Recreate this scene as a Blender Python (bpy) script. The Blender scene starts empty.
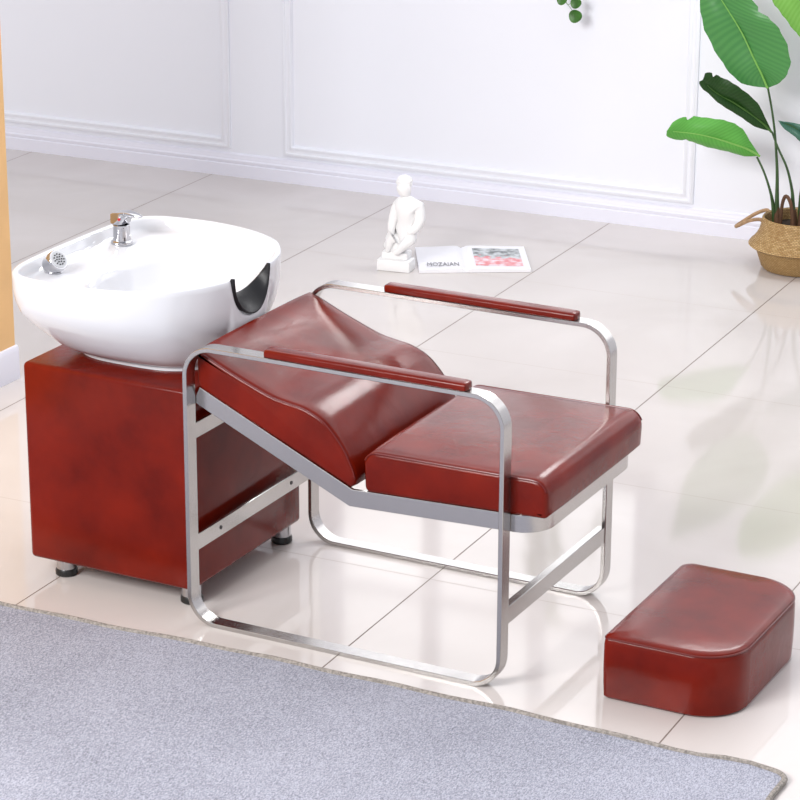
import bpy, bmesh, math, random
from mathutils import Vector, Matrix, Euler, noise
random.seed(7)
PI = math.pi
S = bpy.context.scene
COL = S.collection

# ------------------------------------------------------------ object helpers
def obj(name, bm, mat, parent=None, smooth=True, loc=None, rot=None):
    me = bpy.data.meshes.new(name)
    bmesh.ops.recalc_face_normals(bm, faces=bm.faces[:])
    bm.to_mesh(me); bm.free()
    if smooth:
        me.polygons.foreach_set('use_smooth', [True] * len(me.polygons))
        try: me.set_sharp_from_angle(angle=math.radians(38))
        except Exception: pass
    for m in (mat if isinstance(mat, (list, tuple)) else [mat]): me.materials.append(m)
    o = bpy.data.objects.new(name, me); COL.objects.link(o)
    if loc is not None: o.location = loc
    if rot is not None: o.rotation_euler = rot
    if parent is not None: o.parent = parent
    return o

def thing(name, label, cat, loc=(0, 0, 0), rotz=0, group=None):
    o = bpy.data.objects.new(name, None); COL.objects.link(o)
    o.location = loc; o.rotation_euler = (0, 0, rotz); o.empty_display_size = .05
    o['label'] = label; o['category'] = cat
    if group: o['group'] = group
    return o

def tag(o, label=None, cat=None, kind=None):
    if label: o['label'] = label
    if cat: o['category'] = cat
    if kind: o['kind'] = kind
    return o

def shift(bm, d):
    for v in bm.verts: v.co += Vector(d)
    return bm

def box(bm, x0, x1, y0, y1, z0, z1, bev=0, seg=2):
    r = bmesh.ops.create_cube(bm, size=1)
    for v in r['verts']:
        v.co = Vector(((x0 + x1) / 2 + v.co.x * (x1 - x0), (y0 + y1) / 2 + v.co.y * (y1 - y0), (z0 + z1) / 2 + v.co.z * (z1 - z0)))
    if bev:
        es = list({e for v in r['verts'] for e in v.link_edges})
        bmesh.ops.bevel(bm, geom=es, offset=bev, segments=seg, affect='EDGES', profile=.5)
    return bm

def bbox(*a, **k): return box(bmesh.new(), *a, **k)

def loft(bm, rings, closed=True, cap0=True, cap1=True):
    vs = [[bm.verts.new(p) for p in r] for r in rings]
    n = len(vs[0])
    for a, b in zip(vs, vs[1:]):
        for i in range(n if closed else n - 1):
            j = (i + 1) % n
            bm.faces.new((a[i], a[j], b[j], b[i]))
    if cap0: bm.faces.new(list(reversed(vs[0])))
    if cap1: bm.faces.new(vs[-1])
    return vs

def tube(bm, pts, r, n=10, cap=True, closed=False):
    pts = [Vector(p) for p in pts]
    rad = r if isinstance(r, (list, tuple)) else [r] * len(pts)
    rings = []; ref = None; m = len(pts)
    for i, p in enumerate(pts):
        if closed: t = pts[(i + 1) % m] - pts[i - 1]
        else: t = pts[min(i + 1, m - 1)] - pts[max(i - 1, 0)]
        t.normalize()
        if ref is None: ref = t.orthogonal().normalized()
        ref = (ref - t * ref.dot(t)).normalized()
        q = t.cross(ref)
        rings.append([p + (ref * math.cos(2 * PI * k / n) + q * math.sin(2 * PI * k / n)) * rad[i] for k in range(n)])
    if closed:
        rings.append(rings[0]); loft(bm, rings, True, False, False)
        bmesh.ops.remove_doubles(bm, verts=bm.verts[:], dist=1e-6)
    else: loft(bm, rings, True, cap, cap)
    return bm

def lathe(bm, prof, n=48, c=(0, 0, 0), cap0=True, cap1=True):
    rings = [[(c[0] + r * math.cos(2 * PI * k / n), c[1] + r * math.sin(2 * PI * k / n), c[2] + z) for k in range(n)] for r, z in prof]
    loft(bm, rings, True, cap0, cap1)
    return bm

def round_poly(pts, rad, seg=6):
    """round the corners of a closed 2D polygon; rad = one value or one per corner"""
    out = []; n = len(pts)
    R = rad if isinstance(rad, (list, tuple)) else [rad] * n
    for i in range(n):
        p = Vector(pts[i]); a = Vector(pts[i - 1]) - p; b = Vector(pts[(i + 1) % n]) - p
        la, lb = a.length, b.length; a.normalize(); b.normalize()
        ang = a.angle(b)
        d = R[i] / math.tan(ang / 2) if R[i] > 0 else 0
        d = min(d, la * .49, lb * .49)
        if d < 1e-6: out.append(tuple(p)); continue
        rr = d * math.tan(ang / 2)
        s, e = p + a * d, p + b * d
        bis = (a + b).normalized(); c = p + bis * (rr / math.sin(ang / 2))
        a0 = math.atan2(*(s - c).yx); a1 = math.atan2(*(e - c).yx)
        da = (a1 - a0 + PI) % (2 * PI) - PI
        for k in range(seg + 1):
            t = a0 + da * k / seg
            out.append((c.x + rr * math.cos(t), c.y + rr * math.sin(t)))
    return out

def spline(pts, n):
    P = [Vector(p) for p in pts]; out = []
    m = len(P) - 1
    for i in range(m):
        p0 = P[max(i - 1, 0)]; p1 = P[i]; p2 = P[i + 1]; p3 = P[min(i + 2, m)]
        for k in range(n):
            t = k / n
            out.append(.5 * ((2 * p1) + (-p0 + p2) * t + (2 * p0 - 5 * p1 + 4 * p2 - p3) * t * t + (-p0 + 3 * p1 - 3 * p2 + p3) * t ** 3))
    out.append(P[-1]); return out

# ------------------------------------------------------------ materials
def new_mat(name):
    m = bpy.data.materials.new(name); m.use_nodes = True
    nt = m.node_tree; b = nt.nodes['Principled BSDF']
    return m, nt, b, nt.nodes.new, nt.links.new

def simple(name, col, rough=.5, metal=0, spec=.5, coat=0, bump=None, var=0, vscale=8, sss=0):
    m, nt, b, N, L = new_mat(name)
    b.inputs['Base Color'].default_value = (*col, 1)
    b.inputs['Roughness'].default_value = rough
    b.inputs['Metallic'].default_value = metal
    b.inputs['Specular IOR Level'].default_value = spec
    b.inputs['Coat Weight'].default_value = coat
    b.inputs['Coat Roughness'].default_value = .05
    tc = N('ShaderNodeTexCoord')
    if var:
        n = N('ShaderNodeTexNoise'); n.inputs['Scale'].default_value = vscale; n.inputs['Detail'].default_value = 4
        L(tc.outputs['Object'], n.inputs['Vector'])
        r = N('ShaderNodeValToRGB')
        r.color_ramp.elements[0].position = .3; r.color_ramp.elements[1].position = .7
        r.color_ramp.elements[0].color = (*[c * (1 - var) for c in col], 1)
        r.color_ramp.elements[1].color = (*[min(1, c * (1 + var)) for c in col], 1)
        L(n.outputs['Fac'], r.inputs['Fac']); L(r.outputs['Color'], b.inputs['Base Color'])
    if bump:
        n = N('ShaderNodeTexNoise'); n.inputs['Scale'].default_value = bump[0]; n.inputs['Detail'].default_value = 6
        L(tc.outputs['Object'], n.inputs['Vector'])
        bp = N('ShaderNodeBump'); bp.inputs['Strength'].default_value = bump[1]; bp.inputs['Distance'].default_value = bump[2]
        L(n.outputs['Fac'], bp.inputs['Height']); L(bp.outputs['Normal'], b.inputs['Normal'])
    return m

def leather():
    m, nt, b, N, L = new_mat('red_leather')
    tc = N('ShaderNodeTexCoord')
    n = N('ShaderNodeTexNoise'); n.inputs['Scale'].default_value = 7; n.inputs['Detail'].default_value = 5; n.inputs['Roughness'].default_value = .55
    L(tc.outputs['Object'], n.inputs['Vector'])
    r = N('ShaderNodeValToRGB'); e = r.color_ramp.elements
    e[0].position = .33; e[0].color = (.098, .0046, .0015, 1)
    e[1].position = .68; e[1].color = (.165, .0085, .0020, 1)
    L(n.outputs['Fac'], r.inputs['Fac']); L(r.outputs['Color'], b.inputs['Base Color'])
    b.inputs['Roughness'].default_value = .20
    b.inputs['Specular IOR Level'].default_value = .21
    v = N('ShaderNodeTexVoronoi'); v.inputs['Scale'].default_value = 420; v.feature = 'DISTANCE_TO_EDGE'
    L(tc.outputs['Object'], v.inputs['Vector'])
    b1 = N('ShaderNodeBump'); b1.inputs['Strength'].default_value = .12; b1.inputs['Distance'].default_value = .0006
    L(v.outputs['Distance'], b1.inputs['Height'])
    n2 = N('ShaderNodeTexNoise'); n2.inputs['Scale'].default_value = 14; n2.inputs['Detail'].default_value = 3; n2.inputs['Distortion'].default_value = .6
    L(tc.outputs['Object'], n2.inputs['Vector'])
    b2 = N('ShaderNodeBump'); b2.inputs['Strength'].default_value = .3; b2.inputs['Distance'].default_value = .003
    L(n2.outputs['Fac'], b2.inputs['Height']); L(b1.outputs['Normal'], b2.inputs['Normal'])
    L(b2.outputs['Normal'], b.inputs['Normal'])
    return m

def steel():
    m, nt, b, N, L = new_mat('brushed_steel')
    tc = N('ShaderNodeTexCoord'); mp = N('ShaderNodeMapping'); mp.inputs['Scale'].default_value = (6, 6, 160)
    L(tc.outputs['Object'], mp.inputs['Vector'])
    n = N('ShaderNodeTexNoise'); n.inputs['Scale'].default_value = 6; n.inputs['Detail'].default_value = 4
    L(mp.outputs['Vector'], n.inputs['Vector'])
    mr = N('ShaderNodeMapRange'); mr.inputs['To Min'].default_value = .16; mr.inputs['To Max'].default_value = .3
    L(n.outputs['Fac'], mr.inputs['Value']); L(mr.outputs['Result'], b.inputs['Roughness'])
    b.inputs['Base Color'].default_value = (.52, .505, .49, 1); b.inputs['Metallic'].default_value = 1
    bp = N('ShaderNodeBump'); bp.inputs['Strength'].default_value = .05; bp.inputs['Distance'].default_value = .001
    L(n.outputs['Fac'], bp.inputs['Height']); L(bp.outputs['Normal'], b.inputs['Normal'])
    return m

def floor_mat():
    m, nt, b, N, L = new_mat('polished_floor_tiles')
    tc = N('ShaderNodeTexCoord')
    mp = N('ShaderNodeMapping'); mp.vector_type = 'TEXTURE'
    mp.inputs['Location'].default_value = (TX, TY, 0); mp.inputs['Rotation'].default_value = (0, 0, TD); mp.inputs['Scale'].default_value = (.8, .8, 1)
    L(tc.outputs['Object'], mp.inputs['Vector'])
    sx = N('ShaderNodeSeparateXYZ'); L(mp.outputs['Vector'], sx.inputs['Vector'])
    def line(out, w):
        f = N('ShaderNodeMath'); f.operation = 'ADD'; f.inputs[1].default_value = .5; L(out, f.inputs[0])
        g = N('ShaderNodeMath'); g.operation = 'FRACT'; L(f.outputs[0], g.inputs[0])
        h = N('ShaderNodeMath'); h.operation = 'SUBTRACT'; h.inputs[1].default_value = .5; L(g.outputs[0], h.inputs[0])
        k = N('ShaderNodeMath'); k.operation = 'ABSOLUTE'; L(h.outputs[0], k.inputs[0])
        l = N('ShaderNodeMath'); l.operation = 'LESS_THAN'; l.inputs[1].default_value = w; L(k.outputs[0], l.inputs[0])
        return l.outputs[0]
    gx = line(sx.outputs['X'], .0022); gy = line(sx.outputs['Y'], .0020)
    n = N('ShaderNodeTexNoise'); n.inputs['Scale'].default_value = 1.3; n.inputs['Detail'].default_value = 6; n.inputs['Distortion'].default_value = .8
    L(mp.outputs['Vector'], n.inputs['Vector'])
    r = N('ShaderNodeValToRGB'); e = r.color_ramp.elements
    e[0].position = .3; e[0].color = (.59, .545, .52, 1); e[1].position = .7; e[1].color = (.665, .625, .605, 1)
    L(n.outputs['Fac'], r.inputs['Fac'])
    def mixc(a, fac, col):
        x = N('ShaderNodeMix'); x.data_type = 'RGBA'; L(fac, x.inputs[0]); L(a, x.inputs[6]); x.inputs[7].default_value = (*col, 1)
        return x.outputs[2]
    c = mixc(r.outputs['Color'], gy, (.42, .37, .34)); c = mixc(c, gx, (.20, .16, .14))
    L(c, b.inputs['Base Color'])
    mx = N('ShaderNodeMath'); mx.operation = 'MAXIMUM'; L(gx, mx.inputs[0]); L(gy, mx.inputs[1])
    mr = N('ShaderNodeMapRange'); mr.inputs['To Min'].default_value = .07; mr.inputs['To Max'].default_value = .6
    L(mx.outputs[0], mr.inputs['Value']); L(mr.outputs['Result'], b.inputs['Roughness'])
    b.inputs['Specular IOR Level'].default_value = .45
    return m

def rug_mat():
    m, nt, b, N, L = new_mat('grey_felt')
    tc = N('ShaderNodeTexCoord')
    n = N('ShaderNodeTexNoise'); n.inputs['Scale'].default_value = 380; n.inputs['Detail'].default_value = 5
    mp = N('ShaderNodeMapping'); mp.inputs['Scale'].default_value = (1, .45, 1); mp.inputs['Rotation'].default_value = (0, 0, .7)
    L(tc.outputs['Object'], mp.inputs['Vector']); L(mp.outputs['Vector'], n.inputs['Vector'])
    n2 = N('ShaderNodeTexNoise'); n2.inputs['Scale'].default_value = 2.2; n2.inputs['Detail'].default_value = 4; L(tc.outputs['Object'], n2.inputs['Vector'])
    a = N('ShaderNodeMath'); a.operation = 'MULTIPLY_ADD'; a.inputs[1].default_value = .25; L(n2.outputs['Fac'], a.inputs[0]); L(n.outputs['Fac'], a.inputs[2])
    r = N('ShaderNodeValToRGB'); e = r.color_ramp.elements
    e[0].position = .40; e[0].color = (.17, .178, .215, 1); e[1].position = .82; e[1].color = (.48, .49, .575, 1)
    L(a.outputs[0], r.inputs['Fac']); L(r.outputs['Color'], b.inputs['Base Color'])
    b.inputs['Roughness'].default_value = .95; b.inputs['Specular IOR Level'].default_value = .1
    bp = N('ShaderNodeBump'); bp.inputs['Strength'].default_value = .6; bp.inputs['Distance'].default_value = .004
    L(n.outputs['Fac'], bp.inputs['Height']); L(bp.outputs['Normal'], b.inputs['Normal'])
    return m

def weave_mat(name, c0, c1, su, sv):
    m, nt, b, N, L = new_mat(name)
    uv = N('ShaderNodeUVMap')
    mp = N('ShaderNodeMapping'); mp.inputs['Scale'].default_value = (su, sv, 1); L(uv.outputs['UV'], mp.inputs['Vector'])
    br = N('ShaderNodeTexBrick'); br.inputs['Scale'].default_value = 1; br.inputs['Mortar Size'].default_value = .09; br.inputs['Mortar Smooth'].default_value = .9
    br.inputs['Brick Width'].default_value = 1; br.inputs['Row Height'].default_value = .5
    br.inputs['Color1'].default_value = (*c0, 1); br.inputs['Color2'].default_value = (*c1, 1); br.inputs['Mortar'].default_value = (c0[0] * .35, c0[1] * .33, c0[2] * .3, 1)
    L(mp.outputs['Vector'], br.inputs['Vector']); L(br.outputs['Color'], b.inputs['Base Color'])
    bp = N('ShaderNodeBump'); bp.invert = True; bp.inputs['Strength'].default_value = .8; bp.inputs['Distance'].default_value = .004
    L(br.outputs['Fac'], bp.inputs['Height']); L(bp.outputs['Normal'], b.inputs['Normal'])
    b.inputs['Roughness'].default_value = .65
    return m

def leaf_mat(name, c0, c1, rough=.35):
    m, nt, b, N, L = new_mat(name)
    uv = N('ShaderNodeUVMap')
    w = N('ShaderNodeTexWave'); w.bands_direction = 'X'; w.inputs['Scale'].default_value = 2.2; w.inputs['Distortion'].default_value = 1.2; w.inputs['Detail'].default_value = 2
    L(uv.outputs['UV'], w.inputs['Vector'])
    r = N('ShaderNodeValToRGB'); e = r.color_ramp.elements
    e[0].color = (*c0, 1); e[1].color = (*c1, 1); e[0].position = .1; e[1].position = .9
    L(w.outputs['Fac'], r.inputs['Fac']); L(r.outputs['Color'], b.inputs['Base Color'])
    bp = N('ShaderNodeBump'); bp.inputs['Strength'].default_value = .12; bp.inputs['Distance'].default_value = .002
    b.inputs['Specular IOR Level'].default_value = .3
    L(w.outputs['Fac'], bp.inputs['Height']); L(bp.outputs['Normal'], b.inputs['Normal'])
    b.inputs['Roughness'].default_value = rough
    b.inputs['Subsurface Weight'].default_value = 0
    return m

TX, TY, TD = .3755, .4884, .0309
LEATHER = leather(); STEEL = steel()
CHROME = simple('chrome', (.52, .52, .54), .05, 1)
SEAM = simple('leather_piping', (.11, .005, .003), .18, spec=.5)
CERAMIC = simple('white_ceramic', (.66, .668, .70), .06, spec=.5, coat=.1)
BLACKGEL = simple('black_gel_rubber', (.010, .010, .012), .42, spec=.3, bump=(300, .25, .001))
BLACK = simple('black_rubber', (.01, .01, .01), .3)
WALLW = simple('white_wall_paint', (.83, .845, .905), .55, bump=(60, .03, .001))
TRIMW = simple('white_trim_paint', (.80, .80, .89), .4)
ORANGE = simple('ochre_partition_paint', (.76, .47, .21), .6, var=.05)
PLASTER = simple('white_plaster', (.86, .86, .86), .6, bump=(40, .1, .002))
SOIL = simple('dark_soil', (.03, .02, .012), .95, bump=(80, 1, .006))
BINDING = simple('taupe_rug_binding', (.27, .245, .22), .9, var=.45, vscale=160, bump=(300, .6, .003))
PAPER = simple('white_paper', (.85, .85, .88), .35)
LEAF = {}
LEAF['a'] = [[[0.127, 3.41, 0.601], [0.107, 3.402, 0.647], [0.084, 3.393, 0.693], [0.037, 3.385, 0.782], [-0.015, 3.377, 0.858], [-0.082, 3.368, 0.951], [-0.137, 3.36, 1.023]], [[0.128, 3.407, 0.602], [0.044, 3.39, 0.613], [-0.023, 3.376, 0.675], [-0.083, 3.365, 0.781], [-0.106, 3.359, 0.878], [-0.123, 3.357, 0.969], [-0.136, 3.357, 1.023]], [[0.128, 3.407, 0.602], [0.184, 3.39, 0.637], [0.21, 3.376, 0.702], [0.181, 3.365, 0.796], [0.116, 3.359, 0.859], [0.017, 3.357, 0.939], [-0.136, 3.357, 1.023]]]
LEAF['b'] = [[[0.149, 3.41, 0.456], [0.119, 3.392, 0.49], [0.083, 3.373, 0.52], [0.036, 3.355, 0.552], [-0.004, 3.337, 0.575], [-0.033, 3.318, 0.599], [-0.058, 3.3, 0.629]], [[0.149, 3.408, 0.457], [0.099, 3.383, 0.476], [0.06, 3.36, 0.504], [0.014, 3.34, 0.536], [-0.03, 3.323, 0.568], [-0.057, 3.309, 0.605], [-0.057, 3.298, 0.63]], [[0.149, 3.408, 0.457], [0.131, 3.383, 0.513], [0.11, 3.36, 0.559], [0.063, 3.34, 0.605], [0.016, 3.323, 0.633], [-0.035, 3.309, 0.647], [-0.057, 3.298, 0.63]]]
LEAF['c'] = [[[0.108, 3.42, 0.368], [0.073, 3.397, 0.393], [0.035, 3.373, 0.41], [-0.027, 3.35, 0.429], [-0.082, 3.327, 0.441], [-0.133, 3.303, 0.447], [-0.17, 3.28, 0.451]], [[0.106, 3.423, 0.367], [0.059, 3.408, 0.365], [0.006, 3.391, 0.376], [-0.058, 3.37, 0.39], [-0.105, 3.345, 0.407], [-0.15, 3.315, 0.418], [-0.171, 3.283, 0.45]], [[0.106, 3.423, 0.367], [0.074, 3.408, 0.421], [0.051, 3.391, 0.459], [0.009, 3.37, 0.486], [-0.059, 3.345, 0.494], [-0.125, 3.315, 0.496], [-0.171, 3.283, 0.45]]]
LEAF['d'] = [[[0.333, 3.46, 0.706], [0.299, 3.45, 0.77], [0.265, 3.44, 0.827], [0.232, 3.43, 0.881], [0.198, 3.42, 0.935], [0.154, 3.41, 0.997], [0.114, 3.4, 1.054]], [[0.334, 3.457, 0.706], [0.26, 3.438, 0.748], [0.209, 3.422, 0.789], [0.166, 3.41, 0.846], [0.125, 3.402, 0.899], [0.102, 3.398, 0.982], [0.115, 3.397, 1.054]], [[0.334, 3.457, 0.706], [0.369, 3.438, 0.785], [0.363, 3.422, 0.862], [0.337, 3.41, 0.926], [0.286, 3.402, 0.987], [0.2, 3.398, 1.045], [0.115, 3.397, 1.054]]]
LEAF['e'] = [[[0.365, 3.47, 0.408], [0.333, 3.458, 0.427], [0.302, 3.447, 0.442], [0.271, 3.435, 0.458], [0.24, 3.423, 0.47], [0.209, 3.412, 0.486], [0.174, 3.4, 0.498]], [[0.365, 3.468, 0.408], [0.32, 3.45, 0.407], [0.284, 3.433, 0.416], [0.254, 3.42, 0.429], [0.229, 3.41, 0.449], [0.195, 3.403, 0.473], [0.175, 3.398, 0.499]], [[0.365, 3.468, 0.408], [0.362, 3.45, 0.452], [0.325, 3.433, 0.475], [0.288, 3.42, 0.487], [0.25, 3.41, 0.491], [0.211, 3.403, 0.498], [0.175, 3.398, 0.499]]]
STEM = {}
STEM['a'] = [[0.127, 3.41, 0.601], [0.141, 3.42, 0.527], [0.156, 3.42, 0.445], [0.166, 3.43, 0.325], [0.171, 3.43, 0.224], [0.176, 3.43, 0.135]]
STEM['b'] = [[0.149, 3.41, 0.456], [0.169, 3.42, 0.402], [0.203, 3.42, 0.339], [0.221, 3.43, 0.264], [0.227, 3.43, 0.214], [0.235, 3.43, 0.143]]
STEM['c'] = [[0.097, 3.42, 0.364], [0.124, 3.42, 0.316], [0.148, 3.42, 0.257], [0.158, 3.43, 0.205], [0.169, 3.43, 0.134]]
STEM['d'] = [[0.333, 3.46, 0.706], [0.307, 3.46, 0.571], [0.276, 3.45, 0.402], [0.252, 3.44, 0.266], [0.256, 3.43, 0.145]]
STEM['e'] = [[0.365, 3.47, 0.408], [0.311, 3.46, 0.319], [0.272, 3.45, 0.232], [0.259, 3.44, 0.143]]
STEM['stub'] = [[0.197, 3.4, 0.145], [0.2, 3.4, 0.217], [0.212, 3.4, 0.249], [0.231, 3.4, 0.221], [0.241, 3.4, 0.151]]
WORLD, KEY, TOP, GLARE, EXPO = 1.0, 350, 12, 27, 0.12

# ------------------------------------------------------------ camera
def set_camera():
    cd = bpy.data.cameras.new('camera'); co = bpy.data.objects.new('camera', cd); COL.objects.link(co)
    cd.sensor_fit = 'HORIZONTAL'; cd.sensor_width = 36; cd.lens = 36 * 2664.19 / 800
    r = Vector((0.8865546753, 0.4626090544, 0.0036973575)); u = Vector((-0.1545511144, 0.2886334367, 0.9448834279)); f = Vector((-0.4360444481, 0.8382622513, -0.3273860677))
    M = Matrix(((r.x, u.x, -f.x, 3.021475), (r.y, u.y, -f.y, -4.757096), (r.z, u.z, -f.z, 2.487860), (0, 0, 0, 1)))
    co.matrix_world = M; cd.clip_end = 60
    S.camera = co
set_camera()

# ------------------------------------------------------------ the setting
tag(obj('floor', bbox(-4.2, 5.2, -6.5, 4.4, -.05, 0), floor_mat(), smooth=False), kind='structure')

WA = .0423; WO = (-.067, 3.693, 0)          # the back wall stands at a slight angle to the chair
bm = bmesh.new()
wx0, wx1, wz0, wz1, WH = WIN = (-1.62, -.30, .98, 2.55, 3.1)
vx0, vx1, vz0 = .42, 2.6, 1.30
box(bm, -4.1, wx0, 0, .2, 0, WH); box(bm, wx1, vx0, 0, .2, 0, WH); box(bm, vx1, 5.0, 0, .2, 0, WH)
box(bm, vx0, vx1, 0, .2, 0, vz0); box(bm, vx0, vx1, 0, .2, wz1, WH)
box(bm, wx0, wx1, 0, .2, 0, wz0); box(bm, wx0, wx1, 0, .2, wz1, WH)
tag(obj('wall_back', bm, WALLW, smooth=False, loc=WO, rot=(0, 0, WA)), kind='structure')

def extrude_profile(prof, x0, x1):
    bm = bmesh.new(); loft(bm, [[(x0, y, z) for y, z in prof], [(x1, y, z) for y, z in prof]]); return bm
prof = [(0, 0), (-.018, 0), (-.018, .046), (-.0145, .049), (-.0145, .052), (-.0165, .055), (-.0165, .062), (-.012, .067), (-.012, .072), (-.009, .077), (-.009, .083), (-.004, .088), (0, .088)]
tag(obj('baseboard_back', extrude_profile(prof, -4.1, 5.0), TRIMW, loc=WO, rot=(0, 0, WA)), kind='structure')

def panel_trim(name, x0, x1, z0, z1, w=.042):
    # mitred picture-frame moulding; profile (in from outer edge, out from wall)
    pr = [(0, 0), (0, .008), (.004, .012), (.012, .013), (.015, .009), (.024, .009), (.028, .0125), (.036, .0135), (.040, .007), (w, 0)]
    bm = bmesh.new(); rings = []
    for cx, cz, sx, sz in ((x0, z0, 1, 1), (x1, z0, -1, 1), (x1, z1, -1, -1), (x0, z1, 1, -1)):
        rings.append([(cx + sx * a, -d, cz + sz * a) for a, d in pr])
    rings.append(rings[0]); loft(bm, rings, False, False, False)
    bmesh.ops.remove_doubles(bm, verts=bm.verts[:], dist=1e-6)
    return tag(obj(name, bm, WALLW, loc=WO, rot=(0, 0, WA)), kind='structure')
panel_trim('trim_1', -3.9, -2.05 + .067, .104, 2.7)
panel_trim('trim_2', -1.826 + .067, -.222 + .067, .100, .90)
panel_trim('trim_3', .30, 2.5, .104, 1.15)

bm = bmesh.new()
fw = .05
box(bm, wx0, wx0 + fw, .05, .11, wz0, wz1); box(bm, wx1 - fw, wx1, .05, .11, wz0, wz1)
box(bm, wx0, wx1, .05, .11, wz0, wz0 + fw); box(bm, wx0, wx1, .05, .11, wz1 - fw, wz1)
for k in (1, 2):
    xx = wx0 + (wx1 - wx0) * k / 3; box(bm, xx - .03, xx + .03, .055, .105, wz0, wz1)
box(bm, wx0, wx1, .06, .10, 1.60, 1.635)
tag(obj('window_1', bm, TRIMW, smooth=False, loc=WO, rot=(0, 0, WA)), kind='structure')
bm = bmesh.new()
box(bm, vx0, vx0 + fw, .05, .11, vz0, wz1); box(bm, vx1 - fw, vx1, .05, .11, vz0, wz1)
box(bm, vx0, vx1, .05, .11, vz0, vz0 + fw); box(bm, vx0, vx1, .05, .11, wz1 - fw, wz1)
for k in (1, 2, 3):
    xx = vx0 + (vx1 - vx0) * k / 4; box(bm, xx - .02, xx + .02, .055, .105, vz0, wz1)
tag(obj('window_2', bm, TRIMW, smooth=False, loc=WO, rot=(0, 0, WA)), kind='structure')
tag(obj('trim_5', bbox(vx0 - .05, vx1 + .05, -.06, .05, vz0 - .03, vz0, bev=.006), TRIMW, loc=WO, rot=(0, 0, WA)), kind='structure')
tag(obj('trim_4', bbox(wx0 - .05, wx1 + .05, -.10, .05, wz0 - .03, wz0, bev=.006), TRIMW, loc=WO, rot=(0, 0, WA)), kind='structure')

tag(obj('wall_left', bbox(-1.52, -1.368, -1.2, 1.257, 0, 3.1), ORANGE, smooth=False), kind='structure')
bm = bmesh.new()
bp = [(0, 0), (.012, 0), (.014, .004), (.014, .085), (.012, .094), (.008, .100), (0, .102)]
rings = [[(-1.368 + x * .75, y, z) for x, z in bp] for y in (-1.2, 1.260)] + [[(-1.368 + x * .5, 1.266, z * .985) for x, z in bp]]
loft(bm, rings)
tag(obj('baseboard_left', bm, TRIMW), kind='structure')

# ------------------------------------------------------------ rug
rug = thing('rug', 'large grey-blue felt rug with a taupe bound edge in the foreground', 'rug')
def rug_edge():
    pts = []
    for k in range(61):
        x = -1.75 + 3.2 * k / 60
        y = -.088 - .042 * max(0, min(1, (.55 - x) / 1.0)) ** 1.2 + .003 * math.sin(x * 9) + .0025 * math.sin(x * 23 + 1)
        if x > 1.30: y += .010 * math.sin((x - 1.30) / .15 * PI)
        pts.append((x, y))
    for k in range(1, 9):
        a = PI / 2 - k / 8 * PI / 2
        pts.append((1.45 + .035 * math.cos(a), -.123 + .035 * math.sin(a)))
    for k in range(1, 40):
        y = -.13 - 2.2 * k / 39
        pts.append((1.487 + .004 * math.sin(y * 13), y))
    return pts
re = rug_edge()
bm = bmesh.new()
allp = re + [(-1.25, -2.33), (-1.25, re[0][1])]
re = [p for p in re if p[0] > -1.25]; allp = [(-1.25, re[0][1])] + re + [(-1.25, -2.33)]
vs = [bm.verts.new((x, y, .007)) for x, y in allp]; f = bm.faces.new(vs)
r = bmesh.ops.extrude_face_region(bm, geom=[f])
for v in r['geom']:
    if isinstance(v, bmesh.types.BMVert): v.co.z = .0005
bmesh.ops.triangulate(bm, faces=[f for f in bm.faces if len(f.verts) > 4])
obj('felt_pile', bm, rug_mat(), rug, smooth=False)
bm = bmesh.new()
tube(bm, [(x, y, .0068) for x, y in re], .0065, 8)
for v in bm.verts: v.co += Vector(noise.noise_vector(v.co * 60)) * .0012
obj('edge_binding', bm, BINDING, rug)

# ------------------------------------------------------------ chair
L_, H_, W_ = .7935, .672, .6005
BW, BT, CR = .0382, .0105, .074
chair = thing('shampoo_chair', 'low red leather reclining salon chair on a brushed steel loop frame', 'chair', (.4, .3, 0))
CO = Vector((.4, .3, 0))
def cobj(name, bm, mat, parent=chair, **k): return obj(name, shift(bm, -CO), mat, parent, **k)

def side_loop(y0):
    bm = bmesh.new()
    outer = round_poly([(0, 0), (L_, 0), (L_, H_), (0, H_)], CR, 12)
    inner = round_poly([(BT, BT), (L_ - BT, BT), (L_ - BT, H_ - BT), (BT, H_ - BT)], CR - BT, 12)
    c = .0012
    def sc(a, b, t): return [(p[0] + (q[0] - p[0]) * t, p[1] + (q[1] - p[1]) * t) for p, q in zip(a, b)]
    t = c / BT
    o2, i2 = sc(outer, inner, t), sc(inner, outer, t)
    rows = [(outer, y0 + c), (o2, y0), (i2, y0), (inner, y0 + c), (inner, y0 + BW - c), (i2, y0 + BW), (o2, y0 + BW), (outer, y0 + BW - c)]
    rings = [[(x, y, z) for x, z in r] for r, y in rows]; rings.append(rings[0])
    loft(bm, rings, True, False, False)
    bmesh.ops.remove_doubles(bm, verts=bm.verts[:], dist=1e-6)
    return bm
near_loop = cobj('side_frame', side_loop(0), STEEL)
far_loop = cobj('side_frame', side_loop(W_ - BW), STEEL)

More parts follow.
